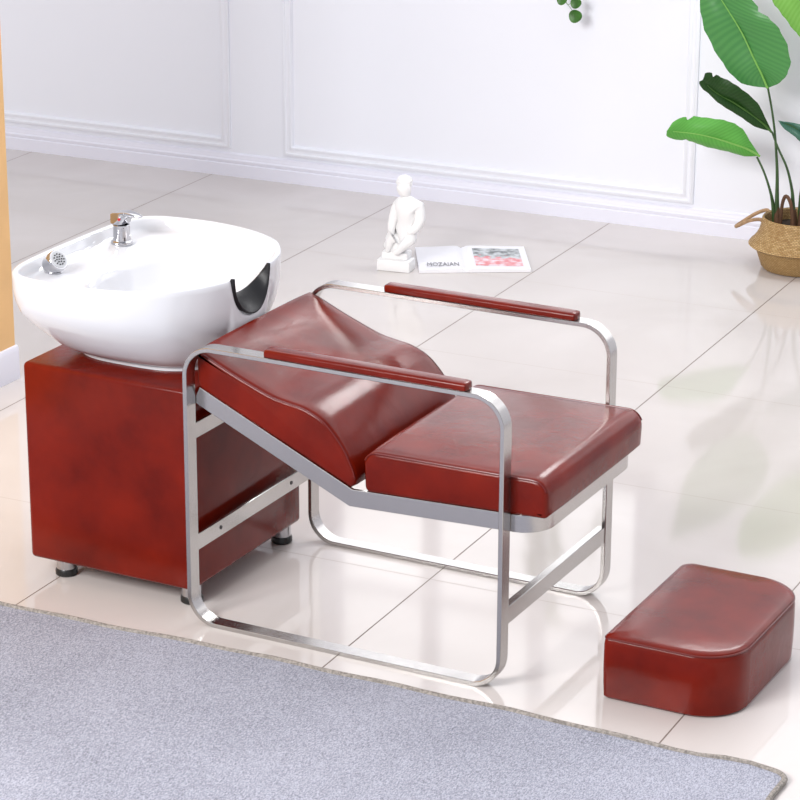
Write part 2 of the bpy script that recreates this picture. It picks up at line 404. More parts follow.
# one bent flat bar carries both cushions: down the near side, round the front, back up the far side
def seat_bar():
    y0, y1, xf, r = BW + .006, W_ - BW - .006, .862, .062
    path = [(.0125, y0, .5430), (.405, y0, .3665)]
    zz = lambda x: .3665 + (x - .405) * .036
    path += [(.6, y0, zz(.6)), (xf - r, y0, zz(xf - r))]
    for k in range(1, 9):
        a = -PI / 2 + k / 8 * PI / 2
        x = xf - r + r * math.cos(a); path.append((x, y0 + r + r * math.sin(a), zz(x)))
    far = [(x, y0 + y1 - y, z) for x, y, z in reversed(path)]
    path += far
    P = [Vector(p) for p in path]
    h, th = .0400, .009; rings = []
    for i, p in enumerate(P):
        a = (P[i] - P[i - 1]).normalized() if i else (P[1] - P[0]).normalized()
        b = (P[i + 1] - P[i]).normalized() if i < len(P) - 1 else a
        t = (a + b).normalized()
        n = t.cross(Vector((0, 0, 1))).normalized()          # outwards
        up = n.cross(t).normalized()
        k = 1 / max(.6, a.dot(t))
        if abs(a.z - b.z) < .02: k = 1
        rings.append([p + n * (th / 2) * s + up * (h / 2) * q * k for s, q in ((1, -.95), (1, .95), (.8, 1), (-.8, 1), (-1, .95), (-1, -.95), (-.8, -1), (.8, -1))])
    bm = bmesh.new(); loft(bm, rings); return bm
cobj('seat_frame', seat_bar(), STEEL)
def hbar(x0, x1, z0, z1): return bbox(x0, x1, BW - .002, W_ - BW + .002, z0, z1, bev=.0012, seg=1)
cobj('rear_crossbar', hbar(.001, .008, .4375, .4755), STEEL)
rc = cobj('rear_crossbar', hbar(.001, .008, .166, .206), STEEL)
for y in (.140, .468):
    bm = bmesh.new(); tube(bm, [(.0078, y, .187), (.0092, y, .187)], .0048, 16)
    cobj('bolt_hole', bm, BLACK, rc)
cobj('front_crossbar', hbar(L_ - .020, L_ - .002, .144, .186), STEEL)

def cushion(side, y0, y1, crown, bulge=.004, n=22, er=.012):
    """closed side outline (x,z) carried across from y0 to y1 with rounded side edges"""
    cx = sum(p[0] for p in side) / len(side); cz = sum(p[1] for p in side) / len(side)
    bm = bmesh.new(); rings = []
    ys = []
    for k in range(5): a = k / 4 * PI / 2; ys.append((y0 + er - er * math.cos(a), er * (1 - math.sin(a))))
    for k in range(1, n): ys.append((y0 + er + (y1 - y0 - 2 * er) * k / n, 0))
    for k in range(5): a = PI / 2 - k / 4 * PI / 2; ys.append((y1 - er + er * math.cos(a), er * (1 - math.sin(a))))
    N = len(side)
    nor = []
    for i in range(N):
        a = Vector(side[i - 1]); b = Vector(side[(i + 1) % N]); t = (b - a).normalized(); nor.append(Vector((t.y, -t.x)))
    area = sum(side[i - 1][0] * side[i][1] - side[i][0] * side[i - 1][1] for i in range(N))
    if area < 0: nor = [-q for q in nor]
    for y, ins in ys:
        t = (y - y0) / (y1 - y0); cr = crown * (1 - (2 * t - 1) ** 4)
        rings.append([(p[0] - q.x * ins + (q.x * cr * .6 if q.y > -.5 else 0), y, p[1] - q.y * ins + (q.y * cr if q.y > 0 else 0)) for p, q in zip(side, nor)])
    loft(bm, rings)
    return bm

def dense(poly, step=.012):
    out = []
    for i in range(len(poly)):
        a = Vector(poly[i]); b = Vector(poly[(i + 1) % len(poly)]); m = max(1, int((b - a).length / step))
        for k in range(m): out.append(tuple(a.lerp(b, k / m)))
    return out

CY0, CY1 = .040, .5605
# backrest with its lumbar roll
top = [tuple(p) for p in spline([(.0165, .6475), (.046, .636), (.10, .612), (.155, .590), (.206, .5715), (.25, .563), (.288, .5565), (.33, .5385), (.362, .510), (.390, .474), (.410, .436), (.4165, .415)], 5)]
back_side = top + [(.4135, .396), (.402, .3885)] + [(.30, .434), (.182, .486), (.024, .556), (.0155, .563), (.0128, .572), (.0120, .60), (.0120, .630), (.0125, .641)]
backrest = cobj('backrest', cushion(dense(back_side, .014), CY0, CY1, .004), LEATHER)
def seam(line, y, parent, r=.0016, name='piping'):
    bm = bmesh.new(); tube(bm, [(x, y, z) for x, z in line], r, 8); return cobj(name, bm, SEAM, parent)
def off(line, d):
    out = []
    for i, p in enumerate(line):
        a = Vector(line[max(i - 1, 0)]); b = Vector(line[min(i + 1, len(line) - 1)]); t = (b - a).normalized()
        out.append((p[0] + t.y * d, p[1] - t.x * d))
    return out
for y in (CY0 + .0035, CY1 - .0035): seam(off(top[3:], .0040), y, backrest, .0026)
# seat
seat_poly = [(.440, .3860), (.876, .4025), (.880, .4885), (.436, .4830)]
seat_side = round_poly(seat_poly, [.014, .008, .036, .032], 8)
seat = cobj('seat', cushion(dense(seat_side, .014), CY0 - .003, CY1 + .003, .005), LEATHER)
i0 = [p for p in seat_side if p[1] > .45]
i0.sort(key=lambda p: p[0])
for y in (CY0 + .0005, CY1 - .0005): seam(off([p for p in i0 if p[0] < .8785 and p[1] > .462 and p[0] > .4375], .0022), y, seat, .0026)

# arm pads
def arm_pad(yc):
    rings = []
    st = [(.205, .2), (.2065, .55), (.211, .86), (.222, 1), (.3, 1.02), (.45, 1.04), (.6, 1.02), (.690, 1), (.6985, .92), (.701, .7), (.702, .3)]
    for x, s in st:
        w, h = .0200 * s, .0165
        pts = round_poly([(-w, 0), (w, 0), (w * .98, h * (.5 + .5 * s)), (-w * .98, h * (.5 + .5 * s))], [.002, .002, .008 * s, .008 * s], 5)
        rings.append([(x, yc + a, H_ + .0003 + b + .001) for a, b in pts])
    bm = bmesh.new(); loft(bm, rings); return bm
pad = cobj('armrest_pad', arm_pad(BW / 2), LEATHER); pad2 = cobj('armrest_pad', arm_pad(W_ - BW / 2), LEATHER)

# ------------------------------------------------------------ cabinet under the basin
CX0, CX1, KY0, KY1, KZ0, KZ1 = -.474, -.019, .055, .562, .05, .5405
cab = thing('cabinet', 'square red leather-covered cabinet on short chrome feet under the white basin', 'cabinet', (-.24, .308, 0))
KO = Vector((-.24, .308, 0))
bm = bmesh.new(); box(bm, CX0, CX1, KY0, KY1, KZ0, KZ1, bev=.012, seg=4)
cbody = obj('body', shift(bm, -KO), LEATHER, cab)
for fx in (-.408, -.056):
    for fy in (.108, .528):
        bm = bmesh.new(); tube(bm, [(fx, fy, .016), (fx, fy, .0515)], .0235, 28)
        ft = obj('foot', shift(bm, -KO), CHROME, cab)
        bm = bmesh.new(); lathe(bm, [(.0235, 0), (.0265, .003), (.0265, .013), (.024, .018), (.0236, .018)], 28, (fx, fy, 0.0003))
        tag(obj('rubber_cap', shift(bm, -KO), BLACK, ft))

# ------------------------------------------------------------ basin
basin = thing('wash_basin', 'white ceramic salon wash basin with black neck rest on the red cabinet', 'basin', (-.24, .315, .5405))
BO = Vector((-.24, .315, .5405))
def bobj(name, bm, mat, parent=basin, **k): return obj(name, shift(bm, -BO), mat, parent, **k)
BCY = .318
half = [(-.516, 0), (-.515, .09), (-.511, .17), (-.502, .23), (-.480, .278), (-.440, .303), (-.38, .314), (-.30, .319), (-.22, .308), (-.15, .287), (-.08, .245), (-.034, .185), (-.007, .125), (.006, .06), (.0095, 0)]
hs = [tuple(p) for p in spline(half, 11)]
ring0 = [(x, BCY + y) for x, y in hs] + [(x, BCY - y) for x, y in reversed(hs[1:-1])]
NB = len(ring0)
BASEC = (-.240, .318)
def base_pt(k):
    x, y = ring0[k]; a = math.atan2((y - BASEC[1]) / .165, (x - BASEC[0]) / .165)
    # rounded-square footprint
    e = 3.2; c, s = math.cos(a), math.sin(a)
    r = 1 / ((abs(c) ** e + abs(s) ** e) ** (1 / e))
    return (BASEC[0] - .002 + .180 * c * r, BASEC[1] + .172 * s * r)
base0 = [base_pt(k) for k in range(NB)]
NY = BCY - .018
def notch(x, y):
    if x < -.06: return 0.
    d = abs(y - NY) / .080
    return math.sqrt(1 - d ** 2.4) if d < 1 else 0.
RZ = .760
# outer surface: t = 0 at the rim .. 1 at the base
levels = [(.757, .004), (.745, .006), (.72, .01), (.69, .04), (.665, .10), (.64, .22), (.61, .41), (.58, .62), (.562, .79), (.553, .93), (.5475, 1.03)]
rings = []
def lerp2(a, b, t): return (a[0] + (b[0] - a[0]) * t, a[1] + (b[1] - a[1]) * t)
def rimz(k): return RZ - .098 * notch(*ring0[k])
# foot flange
foot = [(b[0] + (b[0] - BASEC[0]) * .0, b[1]) for b in base0]
rings.append([(*p, .5410) for p in foot])
rings.append([(*p, .5470) for p in foot])
for z, t in reversed(levels):
    rg = []
    for k in range(NB):
        p = lerp2(ring0[k], base0[k], t)
        zt = rimz(k) - .003
        zz = .5475 + (z - .5475) * (zt - .5475) / (.757 - .5475)
        rg.append((p[0], p[1], zz))
    rings.append(rg)
# the lip
C0 = (-.24, BCY)
def inset(p, d):
    v = Vector((C0[0] - p[0], C0[1] - p[1])); l = v.length; return (p[0] + v.x / l * d, p[1] + v.y / l * d)
for d, dz in ((.002, 0.0), (.007, .002), (.012, .0005), (.016, -.005)):
    rings.append([(*inset(ring0[k], d), rimz(k) + dz) for k in range(NB)])
# inside: wall, deck, bowl
BC = (-.215, BCY)
def bowl_pt(k, rx, ry):
    a = math.atan2((ring0[k][1] - BC[1]), (ring0[k][0] - BC[0])); return (BC[0] + rx * math.cos(a), BC[1] + ry * math.sin(a))
def inner(k, t, z, rx=None, ry=None, d=.020):
    a = inset(ring0[k], d)
    if rx: b = bowl_pt(k, rx, ry); a = lerp2(a, b, t)
    return a
for d, z in ((.021, .740), (.030, .729)):
    rings.append([(*inset(ring0[k], d), min(z, rimz(k) - .008 - (.760 - z) * .4)) for k in range(NB)])
for t, z in ((.45, .7255), (.85, .722), (1.0, .712)):
    rings.append([(*inner(k, t, z, .175, .235, .034), min(z, rimz(k) - .022 - .03 * t)) for k in range(NB)])
for s, z in ((.96, .69), (.88, .655), (.76, .625), (.58, .603), (.35, .592), (.12, .588)):
    rings.append([(*bowl_pt(k, .175 * s, .235 * s), z) for k in range(NB)])
bm = bmesh.new(); loft(bm, rings)
bowl = bobj('bowl', bm, CERAMIC)
try: bowl.data.set_sharp_from_angle(angle=math.radians(70))
except Exception: pass
bm = bmesh.new(); lathe(bm, [(.028, 0), (.028, .003), (.022, .005), (.018, .002)], 28, (BC[0], BC[1], .5885))
bobj('drain', bm, CHROME)

# neck rest: a padded saddle lining the notch
def neck_rest():
    bm = bmesh.new(); rings = []; nt, ns = 36, 16
    for i in range(nt + 1):
        ph = (-1 + 2 * i / nt) * PI / 2
        y = NY + .0770 * math.sin(ph); c = max(0, math.cos(ph)) ** .85
        xr = max(q[0] for q in ring0 if abs(q[1] - y) < .012)
        a = Vector((xr - .006 - .036 * c, y, .763 - .056 * c)); b = Vector((xr + .0035 - .001 * c, y * .98 + NY * .02, .763 - .101 * c))
        m = (a + b) / 2; ax = (b - a) / 2
        if ax.length < .004: ax = Vector((.004, 0, -.002))
        n = Vector((-math.sin(ph) * .0, -math.sin(ph), 0)) + Vector((.75, 0, .66)) * (c + .05); n.normalize()
        n = (n - ax.normalized() * n.dot(ax.normalized())).normalized()
        th = .0055 * c ** .5 + .0022
        rings.append([m + ax * math.cos(2 * PI * j / ns) + n * (th * math.sin(2 * PI * j / ns) + .0035 * c - .006 * c * math.sin(PI * (.5 + .5 * math.cos(2 * PI * j / ns)))) for j in range(ns)])
    loft(bm, rings); return bm
bobj('neck_rest', neck_rest(), BLACKGEL)

# mixer tap on the deck
FX, FY, FZ = -.457, .464, .7265
fo = Vector((FX, FY, FZ))
bm = bmesh.new()
lathe(bm, [(.0265, 0), (.0275, .003), (.0265, .007), (.022, .010), (.0215, .014), (.0205, .03), (.0205, .045), (.0215, .0475), (.0205, .049)], 36, fo)
faucet = bobj('faucet', bm, CHROME)
bm = bmesh.new()
ang = -.12
def lev(x, y, z):
    c, s = math.cos(ang), math.sin(ang); return Vector((x * c - y * s, x * s + y * c, z)) + fo
rings = []
for x, w, z0, z1 in ((-.0215, .010, .054, .070), (-.0205, .0165, .050, .075), (-.012, .0205, .049, .0785), (.004, .0205, .049, .081), (.014, .019, .052, .083), (.022, .016, .066, .0835), (.036, .013, .0745, .0825), (.052, .0115, .0740, .0795), (.060, .009, .0735, .0765)):
    pts = round_poly([(-w, z0), (w, z0), (w, z1), (-w, z1)], .0035, 4); rings.append([lev(x, a, b) for a, b in pts])
loft(bm, rings); lever = bobj('handle', bm, CHROME, faucet)
bm = bmesh.new(); q = lev(.0105, -.0192, .066); q2 = lev(.0107, -.0222, .066); tube(bm, [q, q2], .0034, 14)
tag(bobj('hot_water_dot', bm, simple('red_plastic', (.5, .01, .02), .3), faucet), label='small red dot')

# hand shower head parked in the deck
so = Vector((-.450, .180, .7275))
d = Vector((.78, -.18, .60)).normalized()
bm = bmesh.new()
e1 = d.orthogonal().normalized(); e2 = d.cross(e1)
def ringd(c, r, n=32): return [c + (e1 * math.cos(2 * PI * k / n) + e2 * math.sin(2 * PI * k / n)) * r * 1.12 for k in range(n)]
c0 = so + Vector((-.020, 0, .012))
loft(bm, [ringd(c0 + d * a, r) for a, r in ((-.006, .008), (-.005, .016), (.0, .0205), (.006, .0225), (.022, .0225), (.026, .0235), (.034, .0235), (.037, .0215))])
spray = bobj('shower_head', bm, CHROME)
bm = bmesh.new()
loft(bm, [ringd(c0 + d * .0368, .019), ringd(c0 + d * .0385, .0185)])
bobj('spray_face', bm, simple('grey_spray_plate', (.45, .46, .48), .3), spray)
bm = bmesh.new()
for rr, m in ((.0, 1), (.007, 6), (.0135, 11)):
    for k in range(m):
        a = 2 * PI * k / m; c = c0 + d * .0383 + (e1 * math.cos(a) + e2 * math.sin(a)) * rr
        tube(bm, [c, c + d * .0022], .0017, 8)
o = bobj('spray_nozzle', bm, BLACK, spray); o['kind'] = 'stuff'
bm = bmesh.new(); lathe(bm, [(.021, 0), (.022, .003), (.018, .006), (.013, .006)], 28, (so.x - .012, so.y, so.z - .001)); bobj('holder_ring', bm, CHROME, spray)

# ------------------------------------------------------------ foot cushion
ot = thing('footstool', 'low red leather foot cushion with two rounded corners on the tiled floor', 'footstool', (1.14, .32, 0))
OO = Vector((1.14, .32, 0))
ol = round_poly([(1.000, .0765), (1.296, .0765), (1.296, .545), (.998, .545)], [.010, .105, .105, .026], 14)
ocx = sum(p[0] for p in ol) / len(ol); ocy = sum(p[1] for p in ol) / len(ol)
def oin(p, d):
    v = Vector((p[0] - 1.143, p[1] - .311)); return (p[0] - d * max(-1, min(1, v.x / .14)), p[1] - d * max(-1, min(1, v.y / .22)))
def ring_o(d, z): return [(*oin(p, d), z) for p in ol]
bm = bmesh.new()
loft(bm, [ring_o(.006, .0008), ring_o(.001, .006), ring_o(-.0005, .04), ring_o(-.001, .08), ring_o(-.0005, .128), ring_o(.001, .1385), ring_o(.0035, .1415)])
obody = obj('side_panel', shift(bm, -OO), LEATHER, ot)
bm = bmesh.new()
rr = [ring_o(.004, .140), ring_o(.0015, .1430), ring_o(.0028, .1465), ring_o(.007, .1490), ring_o(.016, .1505), ring_o(.06, .1520), ring_o(.10, .1525)]
loft(bm, rr)
obj('top_pad', shift(bm, -OO), LEATHER, ot)
bm = bmesh.new(); tube(bm, ring_o(.0015, .1420), .0022, 8, closed=True); obj('piping', shift(bm, -OO), SEAM, ot)

# ------------------------------------------------------------ magazine
MA = math.atan2(.1925, .3329); mo = Vector((-.8402, 2.7705, 0))
mag = thing('magazine', 'open white magazine with a colour photo lying on the floor by the wall', 'magazine', mo, MA)
W2, D2 = .385, .280
def page(x0, x1, lift):
    bm = bmesh.new(); n = 14; top = []; bot = []
    for k in range(n + 1):
        t = k / n; x = x0 + (x1 - x0) * t; u = t if lift > 0 else 1 - t       # u = 0 at the spine
        z = .0035 + .009 * math.exp(-u * 1.2) * (1 - math.exp(-u * 16)) + .004
        top.append((x, z))
    rings = []
    for y in (0, D2): rings.append([(x, y + (.0 if y else 0), z) for x, z in top] + [(x, y, .0008) for x, _ in reversed(top)])
    loft(bm, rings); return bm
obj('left_page', page(.014, .168, -1), PAPER, mag)
obj('right_page', page(.172, W2, 1), PAPER, mag)
obj('spine_fold', bbox(.166, .174, 0.001, D2 - .001, .0006, .0065), PAPER, mag)
def photo_mat():
    m, nt, b, N, L = new_mat('magazine_photo')
    tc = N('ShaderNodeTexCoord'); mp = N('ShaderNodeMapping'); mp.inputs['Scale'].default_value = (5, 9, 1); L(tc.outputs['Generated'], mp.inputs['Vector'])
    n = N('ShaderNodeTexNoise'); n.inputs['Scale'].default_value = 1.2; n.inputs['Detail'].default_value = 4; L(mp.outputs['Vector'], n.inputs['Vector'])
    r = N('ShaderNodeValToRGB'); r.color_ramp.elements[0].color = (.10, .12, .12, 1); r.color_ramp.elements[0].position = .35; r.color_ramp.elements[1].color = (.62, .66, .68, 1); r.color_ramp.elements[1].position = .62
    L(n.outputs['Fac'], r.inputs['Fac'])
    r2 = N('ShaderNodeValToRGB'); r2.color_ramp.elements[0].color = (.75, .22, .24, 1); r2.color_ramp.elements[0].position = .4; r2.color_ramp.elements[1].color = (.85, .72, .78, 1); r2.color_ramp.elements[1].position = .6
    L(n.outputs['Fac'], r2.inputs['Fac'])
    sx = N('ShaderNodeSeparateXYZ'); L(tc.outputs['Generated'], sx.inputs['Vector'])
    a = N('ShaderNodeMath'); a.operation = 'MULTIPLY_ADD'; a.inputs[1].default_value = .9; L(n.outputs['Fac'], a.inputs[0]); L(sx.outputs['Y'], a.inputs[2])
    g = N('ShaderNodeMath'); g.operation = 'GREATER_THAN'; g.inputs[1].default_value = .93; L(a.outputs[0], g.inputs[0])
    x = N('ShaderNodeMix'); x.data_type = 'RGBA'; L(g.outputs[0], x.inputs[0]); L(r2.outputs['Color'], x.inputs[6]); L(r.outputs['Color'], x.inputs[7])
    L(x.outputs[2], b.inputs['Base Color']); b.inputs['Roughness'].default_value = .35
    return m
bm = bmesh.new(); n = 12; rows = []
for k in range(n + 1):
    xx = .205 + .158 * k / n; u = (xx - .172) / (W2 - .172); z = .0075 + .009 * math.exp(-u * 1.2) * (1 - math.exp(-u * 16)) + .0006
    rows.append([(xx, .035, z), (xx, D2 - .035, z)])
loft(bm, rows, False, False, False); obj('printed_photo', bm, photo_mat(), mag, smooth=False)
tcu = bpy.data.curves.new('page_title', 'FONT'); tcu.body = 'MOZAIAN'; tcu.size = .032; tcu.extrude = .0002; tcu.align_x = 'CENTER'
tob = bpy.data.objects.new('page_title_source', tcu); COL.objects.link(tob)
bpy.context.view_layer.update()
tme = bpy.data.meshes.new_from_object(tob.evaluated_get(bpy.context.evaluated_depsgraph_get()))
bpy.data.objects.remove(tob); bpy.data.curves.remove(tcu)
for v in tme.vertices: v.co.x *= .74; v.co.y *= 1.9
tme.materials.append(simple('grey_ink', (.22, .22, .24), .5))
tt = bpy.data.objects.new('page_title', tme); COL.objects.link(tt); tt.parent = mag; tt.location = (.096, .034, .0152)
tag(tt, label='dark printed title')

# ------------------------------------------------------------ statuette
so_ = Vector((-.915, 2.80, 0)); SA = math.radians(9)
st = thing('statuette', 'small white plaster statuette of a seated muscular figure on a stepped plinth', 'statuette', so_)
bm = bmesh.new()
box(bm, -.062, .052, -.050, .012, .0006, .038, bev=.0025)
bmesh.ops.rotate(bm, verts=bm.verts[:], cent=(0, 0, 0), matrix=Matrix.Rotation(SA, 3, 'Z'))
obj('plinth', bm, PLASTER, st)
bm = bmesh.new()
box(bm, -.050, .040, -.034, .018, .0382, .062, bev=.004)
bmesh.ops.rotate(bm, verts=bm.verts[:], cent=(0, 0, 0), matrix=Matrix.Rotation(SA, 3, 'Z'))
for v in bm.verts: v.co += Vector(noise.noise_vector(v.co * 30)) * .002
obj('plinth_step', bm, PLASTER, st)
def skin_figure(name, verts, edges, radii, root, parent, mat, loc=(0, 0, 0)):
    me = bpy.data.meshes.new(name); me.from_pydata(verts, edges, [])
    o = bpy.data.objects.new(name, me); COL.objects.link(o)
    sk = o.modifiers.new('skin', 'SKIN'); sk.use_smooth_shade = True
    for i, r in enumerate(radii):
        d = me.skin_vertices[0].data[i]; d.radius = (r, r) if not isinstance(r, tuple) else r
        d.use_root = (i == root)
    sb = o.modifiers.new('sub', 'SUBSURF'); sb.levels = 2; sb.render_levels = 2
    bpy.context.view_layer.update()
    m2 = bpy.data.meshes.new_from_object(o.evaluated_get(bpy.context.evaluated_depsgraph_get()))
    o.modifiers.clear(); o.data = m2; bpy.data.meshes.remove(me); m2.name = name
    m2.materials.clear(); m2.materials.append(mat)
    m2.polygons.foreach_set('use_smooth', [True] * len(m2.polygons))
    o.parent = parent; o.location = loc
    return o
V = [(.030, 0, .118), (.036, -.003, .155), (.042, -.006, .195), (.038, -.008, .232), (.034, -.012, .252), (.028, -.016, .280), (.024, -.017, .300),   # pelvis..crown 0-6
     (.004, -.006, .228), (-.008, -.012, .19), (-.012, -.03, .15), (-.010, -.035, .115),                                                              # arm on the left 7-10
     (.078, -.002, .222), (.088, -.006, .185), (.078, -.03, .150), (.050, -.045, .135),                                                               # arm on the right 11-14
     (.060, -.022, .112), (.066, -.048, .118), (.038, -.052, .090), (.018, -.056, .068), (.006, -.060, .066),                                         # leg on the right 15-19
     (.008, -.018, .110), (-.008, -.045, .118), (-.016, -.048, .090), (-.020, -.044, .068), (-.028, -.05, .066)]                                      # leg on the left 20-24
E_ = [(0, 1), (1, 2), (2, 3), (3, 4), (4, 5), (5, 6), (3, 7), (7, 8), (8, 9), (9, 10), (3, 11), (11, 12), (12, 13), (13, 14), (0, 15), (15, 16), (16, 17), (17, 18), (18, 19), (0, 20), (20, 21), (21, 22), (22, 23), (23, 24)]
R_ = [.030, .029, .034, .026, .014, .024, .020, .019, .016, .013, .010, .019, .017, .014, .010, .021, .018, .014, .010, .009, .021, .018, .014, .010, .009]
V = [(x - .003, y * .72 - .004, z) for x, y, z in V]
R_ = [r * k for r, k in zip(R_, [1.1, 1.1, 1.12, 1.1, 1.2, 1.22, 1.2] + [1.15] * 18)]
fig = skin_figure('figure', V, E_, R_, 0, st, PLASTER)
bm = bmesh.new()
bmesh.ops.create_icosphere(bm, subdivisions=4, radius=1)
for v in bm.verts:
    k = 1 + .16 * noise.noise(v.co * 4.5)
    v.co = Vector((v.co.x * .0275 * k, v.co.y * .024 * k, v.co.z * .023 * k)) + Vector((.0235, -.008, .3005))
obj('hair', bm, PLASTER, st)
bm = bmesh.new()
bmesh.ops.create_icosphere(bm, subdivisions=4, radius=1)
for v in bm.verts:
    n_ = noise.noise(v.co * 2.2) * .22
    v.co = Vector((v.co.x * .043 * (1 + n_), v.co.y * .032 * (1 + n_), max(v.co.z * .046 * (1 + n_), -.027))) + Vector((-.006, -.004, .088))
obj('rock_seat', bm, PLASTER, st)

# ------------------------------------------------------------ potted plant
PC = Vector((.256, 3.43, 0))
plant = thing('potted_plant', 'broad-leaved green plant in a woven seagrass basket at the wall', 'plant', PC)
GREEN_A = leaf_mat('leaf_green', (.060, .225, .062), (.076, .265, .072))
GREEN_B = leaf_mat('leaf_dark', (.010, .045, .005), (.014, .056, .008))
GREEN_C = leaf_mat('leaf_light', (.095, .345, .055), (.112, .39, .065))
GREEN_D = leaf_mat('leaf_yellow_green', (.17, .42, .07), (.20, .46, .09))
GREEN_E = leaf_mat('leaf_blue_green', (.045, .13, .09), (.06, .17, .12))
MID = simple('midrib_green', (.20, .46, .09), .4); MID2 = simple('midrib_dark_green', (.05, .13, .02), .4); STEMM = simple('petiole_green', (.030, .075, .018), .35, var=.3, vscale=30); BROWN = simple('brown_sheath', (.10, .045, .02), .7, var=.3, vscale=40)
LM = {'a': GREEN_A, 'b': GREEN_B, 'c': GREEN_C, 'd': GREEN_D, 'e': GREEN_E}
def build_leaf(key):
    mid, le, ri = [spline(r, 5) for r in LEAF[key]]
    bm = bmesh.new(); uvl = bm.loops.layers.uv.new('UVMap')
    n = len(mid); nc = 5; grid = []
    base, tip = mid[0], mid[-1]
    for i in range(n):
        row = []
        t = i / (n - 1)
        u_ = (i - (n - 9)) / 8
        rnd = key in 'bc' and u_ > 0
        for c in range(-nc, nc + 1):
            side_ = le if c < 0 else ri
            e = side_[i] if not rnd else mid[i] + (side_[n - 9] - mid[n - 9]) * math.sqrt(max(0, 1 - u_ ** 2.2))
            s = abs(c) / nc
            p = mid[i].lerp(e, s)
            if s == 1 and 0 < i < n - 1:
                tear = 0
                if key == 'a' and c > 0 and i in (20,): tear = .16
                if key == 'b' and c > 0 and i == 25: tear = .35
                if key == 'c' and c > 0 and i == 24: tear = .35
                if key == 'c' and c < 0 and i == 22: tear = .2
                p = p.lerp(mid[i], tear + .02 * math.sin(i * 1.9 + c))
            p = p + Vector((0, -.010 * math.sin(s * PI) * math.sin(t * PI) + .003 * math.sin(t * 17 + s * 2), 0))
            row.append((bm.verts.new(p), (t * 4, s * .5)))
        grid.append(row)
    for i in range(n - 1):
        for c in range(2 * nc):
            q = [grid[i][c], grid[i][c + 1], grid[i + 1][c + 1], grid[i + 1][c]]
            f = bm.faces.new([a[0] for a in q])
            for l, a in zip(f.loops, q): l[uvl].uv = (a[1][0] + a[1][1] * .9, a[1][1])
    bmesh.ops.remove_doubles(bm, verts=bm.verts[:], dist=.0004)
    bmesh.ops.recalc_face_normals(bm, faces=bm.faces[:])
    bmesh.ops.solidify(bm, geom=bm.faces[:], thickness=.0012)
    o = obj('leaf', shift(bm, -PC), LM[key], plant)
    bm = bmesh.new(); m = mid[:-3]
    tube(bm, [p + Vector((0, -.0035, 0)) for p in m], [.0042 * (1 - .75 * i / len(m)) for i in range(len(m))], 8)
    obj('midrib', shift(bm, -PC), MID2 if key in 'be' else MID, o)
    st_ = spline(STEM[key], 6); bm = bmesh.new()
    tube(bm, st_, [.0036 + .0075 * (i / (len(st_) - 1)) ** 3 for i in range(len(st_))], 10)
    obj('petiole', shift(bm, -PC), STEMM, o)
for k_ in 'abcde': build_leaf(k_)
bm = bmesh.new(); s_ = spline(STEM['stub'], 5); tube(bm, s_, [.006] * len(s_), 8); obj('dry_stalk', shift(bm, -PC), BROWN, plant)
bm = bmesh.new()
for x, y in ((.175, 3.43), (.235, 3.425), (.258, 3.43)): tube(bm, [(x, y, .13), (x, y, .16), (x - .001, y, .20)], [.013, .012, .007], 10)
obj('stem_sheath', shift(bm, -PC), BROWN, plant)

def lathe_uv(prof, n=72):
    bm = bmesh.new(); uvl = bm.loops.layers.uv.new('UVMap'); rows = []; s = 0; prev = None
    for r, z in prof:
        if prev: s += math.hypot(r - prev[0], z - prev[1])
        prev = (r, z)
        rows.append(([bm.verts.new((r * math.cos(2 * PI * k / n), r * math.sin(2 * PI * k / n), z)) for k in range(n)], s))
    for (a, sa), (b, sb) in zip(rows, rows[1:]):
        for k in range(n):
            j = (k + 1) % n; f = bm.faces.new((a[k], a[j], b[j], b[k]))
            for l, (u, v) in zip(f.loops, ((k / n, sa), (k / n + 1 / n, sa), (k / n + 1 / n, sb), (k / n, sb))): l[uvl].uv = (u, v)
    bm.faces.new(list(reversed(rows[0][0])))
    return bm
WV1 = weave_mat('seagrass_weave', (.42, .24, .08), (.62, .42, .19), 84, 96)
WV2 = weave_mat('seagrass_plain', (.42, .25, .09), (.50, .32, .13), 90, 110)
bas = obj('basket', lathe_uv([(.10, .0008), (.116, .003), (.124, .012), (.130, .03), (.139, .055), (.1435, .076)]), WV2, plant)
bm = lathe_uv([(.1435, .076), (.160, .077), (.168, .083), (.163, .091), (.153, .100), (.143, .113), (.134, .13), (.128, .155), (.126, .172), (.122, .177), (.117, .172), (.119, .13)])
bmesh.ops.delete(bm, geom=[f for f in bm.faces if len(f.verts) > 4], context='FACES')
obj('woven_rim', bm, WV1, bas)
def handle(sgn):
    P_ = spline([(-.116, -.030, .150), (-.130, -.036, .160), (-.170, -.030, .148), (-.212, -.012, .122), (-.224, .0, .116), (-.212, .012, .126), (-.170, .026, .158), (-.130, .032, .176), (-.116, .028, .162)], 6)
    bm = bmesh.new(); tube(bm, [(sgn * p.x * (1 if sgn > 0 else 1), p.y, p.z) for p in P_], .0062, 8)
    return bm
ROPE = simple('seagrass_rope', (.38, .24, .13), .7, var=.3, vscale=60, bump=(150, .6, .003))
obj('handle', handle(1), ROPE, bas); obj('handle', handle(-1), ROPE, bas)
bm = bmesh.new(); lathe(bm, [(.1185, .120), (.1185, .136), (.06, .144), (.01, .146)], 40)
for v in bm.verts: v.co.z += noise.noise(v.co * 30) * .004
obj('soil', bm, SOIL, plant)

